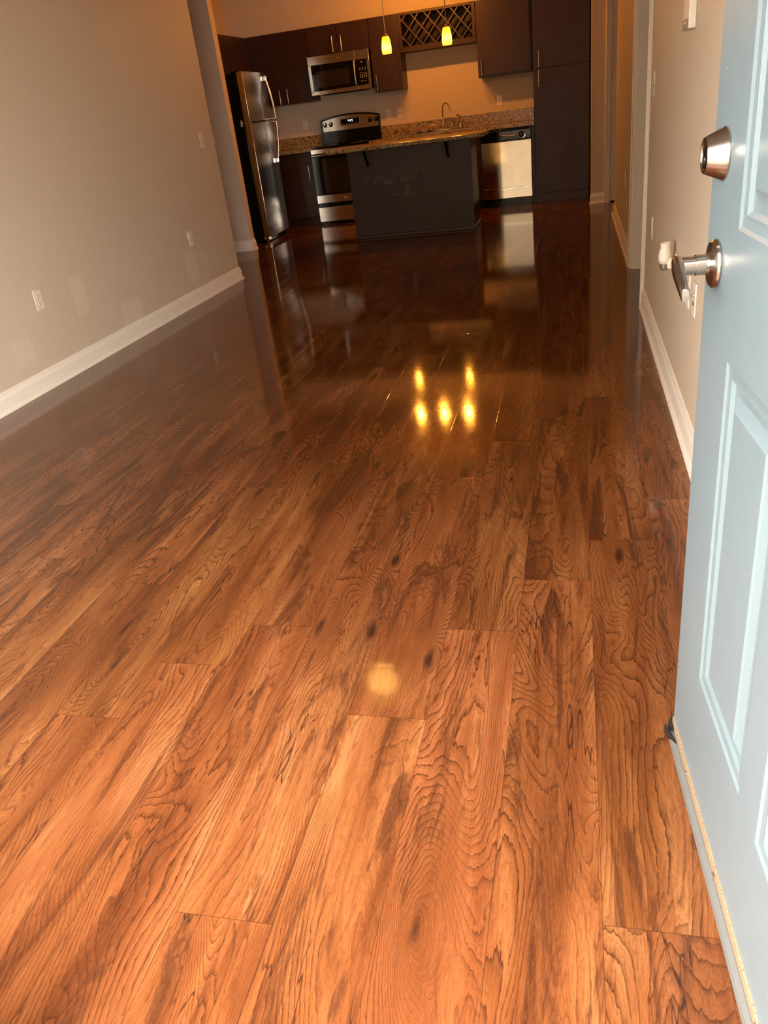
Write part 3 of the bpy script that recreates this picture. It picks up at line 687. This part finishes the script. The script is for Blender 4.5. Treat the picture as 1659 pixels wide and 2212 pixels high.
MB().box(SX0 + .006, SX1 - .006, 10.280, 10.2845, .357, .80, .001, 1).build('glass_panel', 'blackglass', od)
MB().box(-3.095, -2.585, 10.2785, 10.2798, .375, .775, .0005, 1).build('window', 'window_glass', od)
MB().box(SX0 + .004, SX1 - .004, 10.278, 10.2848, .262, .355, .002, 1).build('steel_band', 'steel', od)
m = MB(); m.tube([(SX0 + .02, 10.245, .822), (SX1 - .02, 10.245, .822)], .0135, 20)
for x in (SX0 + .05, SX1 - .05): m.box(x - .012, x + .012, 10.25, 10.285, .812, .830, .003)
m.build('handle', 'steel', od)
m = MB(); m.lathe([(0, 0), (.014, 0), (.014, .002), (.0115, .003), (.0115, .002), (0, .002)], 28, Matrix.Translation((-2.84, 10.278, .308)) @ RX); m.build('badge', 'chrome', od)
MB().box(SX0 + .004, SX1 - .004, 10.280, 10.3195, .035, .212, .004, 2).build('storage_drawer', 'steel', st)
MB().box(SX0 + .02, SX1 - .02, 10.34, 10.36, 0, .02).build('toe_kick', 'black', st)
def arch(x0, x1, zb, zs, zm, n=16):
    return [(x0, zb), (x1, zb)] + [(x1 + (x0 - x1) * k_ / n, zs + (zm - zs) * (1 - (2 * k_ / n - 1) ** 2)) for k_ in range(n + 1)]
bgd = MB().prism(arch(SX0 + .02, SX1 + .045, .918, 1.205, 1.252), 'y', 10.835, 10.915, .004, 2).build('backguard', 'black', st)
pn = MB().prism(arch(SX0 + .045, SX1 + .028, 1.068, 1.188, 1.233), 'y', 10.829, 10.836, .001, 1).build('control_panel', 'steel', bgd)
MB().box(-2.932, -2.668, 10.8265, 10.8285, 1.118, 1.198, .0008, 1).build('clock_frame', 'chrome', bgd)
cl = MB().box(-2.926, -2.674, 10.8245, 10.8263, 1.123, 1.193, .0008, 1).build('clock_display', 'blackglass', bgd)
SEG = {'4': 'bcfg', '2': 'abdeg', '6': 'acdefg', '1': 'bc'}
def digits(txt, x, z, y, h=.026):
    m = MB(); w_ = h * .55; t_ = .0035
    for ch in txt:
        if ch == ':':
            for dz in (.3, .7): m.box(x, x + t_, y - .001, y, z + h * dz - t_ / 2, z + h * dz + t_ / 2)
            x += t_ + .005; continue
        for s_ in SEG[ch]:
            bx_ = {'a': (x, x + w_, z + h - t_, z + h), 'd': (x, x + w_, z, z + t_), 'g': (x, x + w_, z + h / 2 - t_ / 2, z + h / 2 + t_ / 2),
                   'f': (x, x + t_, z + h / 2, z + h), 'e': (x, x + t_, z, z + h / 2), 'b': (x + w_ - t_, x + w_, z + h / 2, z + h), 'c': (x + w_ - t_, x + w_, z, z + h / 2)}[s_]
            m.box(bx_[0], bx_[1], y - .001, y, bx_[2], bx_[3])
        x += w_ + .006
    return m
digits('4:24', -2.828, 1.155, 10.8243).build('clock_digits', 'digit', bgd)
m = MB()
for k_ in range(6): m.box(-2.905 + k_ * .042, -2.890 + k_ * .042, 10.8235, 10.8243, 1.131, 1.137)
m.build('touch_keys', 'grey', bgd)
for x in (-3.139, -3.062, -2.535, -2.455):
    kb = MB().lathe([(0, 0), (.028, 0), (.028, .004), (.022, .006), (.020, .024), (.017, .027), (0, .027)], 28, Matrix.Translation((x, 10.829, 1.147)) @ RX).build('knob', 'black', st)
    MB().box(x - .003, x + .003, 10.799, 10.803, 1.148, 1.165).build('pointer', 'chrome', kb)

# ------------------------------------------------------------------ microwave
mw = thing('microwave', 'stainless over the range microwave with black window and keypad', 'microwave', (-2.78, 10.94, 1.487))
MX0, MX1 = -3.172, -2.398
MB().box(MX0 + .002, MX1 - .002, 10.57, 10.938, 1.488, 1.904, .003).build('case', 'black', mw)
dr = MB(); dr.box(MX0, -2.566, 10.53, 10.5695, 1.812, 1.908, .003).box(MX0, -2.566, 10.53, 10.5695, 1.488, 1.532, .003).box(MX0, -3.136, 10.53, 10.5695, 1.532, 1.812, .001)
drr = dr.build('door', 'steel', mw)
MB().box(-3.136, -2.600, 10.532, 10.5695, 1.532, 1.812, .001).build('window_surround', 'blackglass', drr)
MB().box(-3.082, -2.662, 10.5305, 10.5318, 1.566, 1.740, .0005, 1).build('window', 'window_glass', drr)
m = MB(); m.tube([(-2.586, 10.532, 1.806), (-2.585, 10.510, 1.795), (-2.584, 10.498, 1.74), (-2.584, 10.495, 1.672), (-2.584, 10.498, 1.60), (-2.585, 10.510, 1.548), (-2.586, 10.532, 1.538)], .012, 20); m.build('handle', 'steel', drr)
MB().lathe([(0, 0), (.015, 0), (.015, .002), (.0125, .003), (.0125, .002), (0, .002)], 28, Matrix.Translation((-2.784, 10.53, 1.86)) @ RX).build('badge', 'chrome', drr)
cpn = MB(); cpn.box(-2.563, MX1, 10.53, 10.5695, 1.488, 1.908, .003); cp = cpn.build('control_side', 'steel', mw)
kp = MB().box(-2.575, -2.428, 10.5275, 10.5298, 1.534, 1.808, .001, 1).build('keypad', 'blackglass', cp)
m = MB()
for z, cols in ((1.716, (0, 1.1, 2.2)), (1.700, (0, 1.1, 2.2)), (1.664, (0, .8, 1.6, 2.4)), (1.648, (0, .8, 1.6, 2.4)), (1.632, (0, .8, 1.6, 2.4)), (1.616, (0, .8, 1.6, 2.4)), (1.578, (.2, 1.1, 2.0))):
    for c in cols: m.box(-2.528 + c * .03, -2.516 + c * .03, 10.5268, 10.5274, z - .0025, z + .0025)
m.box(-2.502, -2.486, 10.5268, 10.5274, 1.775, 1.784); m.build('key_prints', 'print', kp)
MB().box(MX1 - .012, MX1 + .002, 10.526, 10.5298, 1.492, 1.904, .002).build('edge_trim', 'steel', cp)
MB().box(-3.05, -2.50, 10.60, 10.80, 1.478, 1.4875, .002).build('vent_grille', 'black', mw)

# ------------------------------------------------------------------ dishwasher
dw = thing('dishwasher', 'stainless dishwasher with black control panel left of the pantry cabinet', 'dishwasher', (-.79, 10.94, 0))
DX0, DX1 = -1.094, -.494
MB().box(DX0, DX1, 10.37, 10.93, .02, .874, .002).build('body', 'black', dw)
MB().box(DX0 + .003, DX1 - .003, 10.332, 10.3695, .212, .732, .004, 2).build('door_panel', 'steel_dw', dw)
MB().box(DX0 + .003, DX1 - .003, 10.334, 10.3695, .096, .206, .003, 2).build('access_panel', 'steel_dw', dw)
m = MB(); m.box(DX0 + .004, DX1 - .004, 10.330, 10.3335, .2065, .2115); m.box(-.888, -.738, 10.328, 10.333, .203, .211, .001, 1); m.build('panel_seam', 'chrome', dw)
m = MB(); m.box(DX0 + .003, DX1 - .003, 10.326, 10.3695, .735, .868, .006, 2); cpd = m.build('control_panel', 'blackglass', dw)
m = MB(); m.prism([(10.326, .862), (10.318, .860), (10.316, .846), (10.326, .840)], 'x', DX0 + .02, DX1 - .02); m.build('grip_lip', 'black', cpd)
MB().lathe([(0, 0), (.030, 0), (.029, .004), (.021, .006), (.018, .022), (.015, .024), (0, .024)], 32, Matrix.Translation((-.612, 10.326, .793)) @ RX).build('dial', 'black', cpd)
for k_ in range(4):
    MB().box(-1.0 + k_ * .042, -.968 + k_ * .042, 10.3215, 10.3262, .778, .797, .002, 1).build('push_button', 'black', cpd)
m = MB(); pts = []
for k_ in range(13): a = -PI * .45 + k_ / 12 * PI * .9; pts.append((-.612 + .050 * math.cos(a), 10.325, .793 + .045 * math.sin(a)))
m.tube(pts, .008, 12); m.tube([(-.86 + .19 * t_, 10.325, .812 - .02 * t_ - .014 * math.sin(PI * t_)) for t_ in [i / 8 for i in range(9)]], .012, 12); m.build('glint_swirl', 'chrome', cpd)  # chrome arcs added to stand in for reflections on the panel plastic
MB().box(DX0 + .004, DX1 - .004, 10.352, 10.3695, .0, .092, .002).build('toe_panel', 'black', dw)
MB().box(-.490, -.458, 10.335, 10.915, 0, .876, .001).build('filler_panel', 'cab', bpy.data.objects['pantry_cabinet'])
MB().box(-1.0995, -1.0955, 10.345, 10.93, 0, .8755).build('side_strip', 'cab', dw)

# ------------------------------------------------------------------ refrigerator (doors face +x)
rf = thing('refrigerator', 'stainless top freezer refrigerator with black sides beside the short wall', 'refrigerator', (-3.9, 9.44, 0))
RY0, RY1 = 9.085, 9.805
MB().box(-4.27, -3.560, RY0 + .004, RY1 - .004, .035, 1.765, .004).build('body', 'black', rf)
def curved_door(z0, z1):
    pts = [(-3.553, RY0), (-3.553, RY1)]
    for k_ in range(13):
        t_ = k_ / 12; pts.append((-3.486 + .016 * (1 - (2 * t_ - 1) ** 2), RY1 + (RY0 - RY1) * t_))
    return MB().prism(pts, 'z', z0, z1, .003, 2)
fz = curved_door(1.287, 1.775).build('freezer_door', 'steel_v', rf); fr = curved_door(.065, 1.272).build('fridge_door', 'steel_v', rf)
def fridge_handle(zm, ze, parent):
    y = RY1 - .095; m = MB(); pts = []
    for k_ in range(15):
        t_ = k_ / 14; pts.append((-3.462 + .062 * math.sin(t_ * PI * .5) ** .8, y, zm + (ze - zm) * (1 - t_)))
    pts = pts[::-1]
    m.tube([(p[0], p[1], p[2]) for p in pts], .013, 20); m.tube([pts[0], (-3.475, y, pts[0][2])], .011, 20)
    sg = 1 if ze > zm else -1
    m.build('handle', 'steel', parent)
    MB().box(-3.476, -3.440, y - .016, y + .016, min(ze, ze - sg * .05), max(ze, ze - sg * .05), .004).build('handle_mount', 'chrome', parent)
fridge_handle(1.295, 1.735, fz); fridge_handle(1.262, .825, fr)
m = MB(); m.box(-3.60, -3.50, RY0 - .004, RY0 + .10, 1.2735, 1.2855, .001, 1); m.box(-3.605, -3.585, RY0 - .006, RY0 + .004, 1.245, 1.31, .001, 1); m.build('middle_hinge', 'chrome', rf)
m = MB(); m.box(-3.58, -3.50, RY0 + .01, RY0 + .08, .03, .064, .003); m.lathe([(0, 0), (.012, 0), (.012, .03), (0, .03)], 16, Matrix.Translation((-3.53, RY0 + .03, .0))); m.build('foot_hinge', 'chrome', rf)
MB().box(-3.575, -3.535, RY0 + .09, RY1 - .01, .008, .06, .003).build('base_grille', 'black', rf)
MB().box(-3.62, -3.52, RY0 + .01, RY0 + .08, 1.766, 1.785, .004).build('top_hinge_cover', 'black', rf)
MB().lathe([(0, 0), (.014, 0), (.014, .002), (0, .002)], 24, Matrix.Translation((-3.4815, RY0 + .07, 1.72)) @ Matrix.Rotation(PI / 2, 4, 'Y')).build('badge', 'chrome', fz)
for yy in (RY0 + .06, RY1 - .06): MB().lathe([(0, 0), (.015, 0), (.015, .036), (0, .036)], 14, Matrix.Translation((-4.2, yy, 0))).build('foot', 'black', rf)

# ------------------------------------------------------------------ island
il = thing('kitchen_island', 'dark espresso kitchen island with scuffed front panel and two counter brackets', 'island', (-1.655, 8.86, 0))
IX0, IX1, IY0, IY1 = -2.298, -1.016, 8.58, 9.10
MB().box(IX0, IX1, IY0, IY1, 0.0, .8825, .002).build('body', 'cab', il)
MB().box(IX1 - .022, IX1 + .004, IY0 - .004, IY1, .03, .8825, .002).build('corner_trim', 'cab', il)
bs = MB()
for a, b in (((IX0 - .001, IY0), (IX1 + .004, IY0)),):
    bs.prism([(IY0 + .001, 0), (IY0 - .017, 0), (IY0 - .017, .008), (IY0 - .009, .022), (IY0 - .007, .045), (IY0 + .001, .05)], 'x', IX0 - .001, IX1 + .006)
bs.prism([(IX1 + .003, 0), (IX1 + .021, 0), (IX1 + .021, .008), (IX1 + .013, .022), (IX1 + .011, .045), (IX1 + .003, .05)], 'y', IY0 - .004, IY1)
bs.build('shoe_moulding', 'cab', il)
for xc, zb_ in ((-2.082, .694), (-1.242, .699)):
    bp = MB().box(xc - .052, xc + .052, IY0 - .010, IY0 - .0005, zb_, .882, .002, 1).build('bracket_plate', 'cab', il)
    m = MB(); m.prism([(IY0 - .010, zb_ + .03), (IY0 - .016, zb_ + .03), (IY0 - .140, .872), (IY0 - .140, .882), (IY0 - .115, .882), (IY0 - .010, .755)], 'x', xc - .013, xc + .013, .002, 1)
    m.build('bracket_arm', 'black', bp)
rr = random.Random(5)
def flakes(n_, x0, x1, z0, z1, l0, l1, a0, a1, w_=.004):
    m = MB()
    for _ in range(n_):
        x, z, L, a = rr.uniform(x0, x1), rr.uniform(z0, z1), rr.uniform(l0, l1), rr.uniform(a0, a1)
        mt = Matrix.Translation((x, IY0 - .0008, z)) @ Matrix.Rotation(a, 4, 'Y') @ Matrix.Rotation(rr.uniform(-.5, .5), 4, 'X')
        m.box(-w_ / 2, w_ / 2, -.0065, .002, -L / 2, L / 2, .0008, 1, mt)
    m.build('chipped_patch', 'chip', il)
flakes(26, -2.155, -1.965, .60, .635, .010, .024, -.9, .9); flakes(18, -2.160, -1.97, .562, .585, .008, .020, -.6, .6)
flakes(26, -1.975, -1.815, .540, .585, .012, .034, -.7, .7); flakes(26, -1.755, -1.655, .555, .622, .015, .045, -.8, .5, .006); flakes(28, -1.640, -1.495, .560, .625, .015, .050, -.6, .6, .006)
flakes(16, -1.715, -1.665, .430, .512, .012, .04, -1.2, 1.2, .006); flakes(14, -1.88, -1.64, .428, .432, .015, .03, 1.4, 1.7, .003); flakes(5, -1.62, -1.55, .64, .69, .008, .02, 0, 1.5); flakes(5, -2.05, -1.98, .345, .36, .008, .02, .8, 1.5)
it = MB().prism(rounded(-2.505, -.868, 8.395, 9.135, (.05, .05, .02, .02)), 'z', .884, .922, .010, 2)
tag(it.build('countertop', 'granite'), 'speckled granite island top overhanging the dark island on brackets', 'countertop', 'granite countertops')

# ------------------------------------------------------------------ lamps
SHADE = [(.030, .078), (.036, .070), (.044, .030), (.0485, -.010), (.0495, -.040), (.0465, -.070), (.0445, -.078), (.0425, -.078), (.0445, -.070), (.0470, -.040), (.0460, -.010), (.0415, .030), (.034, .068), (.028, .075)]
def lamp_unit(t, x, y, z, rod_top, watts):
    """Amber glass shade centred at z with its socket, bulb and light, hanging on a rod up to rod_top."""
    sh = bpy.data.meshes.new('lamp_shade'); bm = bmesh.new(); m = MB(); m.lathe(SHADE, 36, cap=False); m.bm.to_mesh(sh); m.bm.free(); bm.free()
    sh.materials.append(MAT['shade']); sh.shade_smooth(); so = bpy.data.objects.new('lamp_shade', sh); COL.objects.link(so); so.parent = t
    so.location = Vector((x, y, z)) - t.location
    m = MB(); m.lathe([(0, .10), (.006, .10), (.012, .096), (.022, .090), (.024, .072), (.018, .050), (.014, .030), (0, .030)], 24, Matrix.Translation((x, y, z))); m.build('socket', 'nickel', t)
    MB().tube([(x, y, z + .098), (x, y, rod_top)], .0045, 10).build('rod', 'nickel', t)
    MB().lathe([(0, .030), (.010, .028), (.014, .010), (.022, -.012), (.022, -.028), (.013, -.042), (0, -.046)], 20, Matrix.Translation((x, y, z))).build('bulb', 'bulb', t)
    l = bpy.data.lights.new('lamp_light', 'POINT'); l.energy = watts; l.color = LAMP_COL; l.shadow_soft_size = .02
    lo = bpy.data.objects.new('lamp_light', l); COL.objects.link(lo); lo.parent = t; lo.location = Vector((x, y, z - .095)) - t.location
for x, lb in ((-1.853, 'lit amber glass pendant lamp over the island, left of the wine rack'), (-1.232, 'lit amber glass pendant lamp in front of the wine rack')):
    t = thing('pendant_lamp', lb, 'lamp', (x, 9.0, CEIL), 0, 'amber pendant lamps over the island')
    lamp_unit(t, x, 9.0, 1.808, CEIL - .02, LAMP * .16)
    MB().lathe([(0, 0), (.06, 0), (.06, -.012), (.045, -.022), (0, -.024)], 32, Matrix.Translation((x, 9.0, CEIL))).build('canopy', 'nickel', t)
t = thing('track_light', 'three lamp amber ceiling light over the kitchen aisle', 'lamp', (-1.68, 9.6, CEIL))
m = MB(); m.box(-2.10, -1.26, 9.57, 9.63, CEIL - .03, CEIL, .004); m.build('ceiling_bar', 'nickel', t)
for x in (-2.0, -1.68, -1.36): lamp_unit(t, x, 9.6, 2.50, CEIL - .028, LAMP)
t = thing('ceiling_lamp', 'round amber ceiling lamp over the living room', 'lamp', (-1.41, 4.4, CEIL))
MB().lathe([(0, 0), (.14, 0), (.14, -.02), (.12, -.03), (0, -.03)], 40, Matrix.Translation((-1.41, 4.4, CEIL))).build('base', 'nickel', t)
MB().lathe([(.115, -.03), (.11, -.06), (.085, -.09), (.045, -.105), (0, -.11)], 40, Matrix.Translation((-1.41, 4.4, CEIL)), cap=False).build('dome', 'dome', t)
l = bpy.data.lights.new('lamp_light', 'POINT'); l.energy = 7.0; l.color = (1.0, .48, .10); l.shadow_soft_size = .11
lo = bpy.data.objects.new('lamp_light', l); COL.objects.link(lo); lo.parent = t; lo.location = (0, 0, -.18)

for o in bpy.data.objects:
    if '_off' in o: del o['_off']
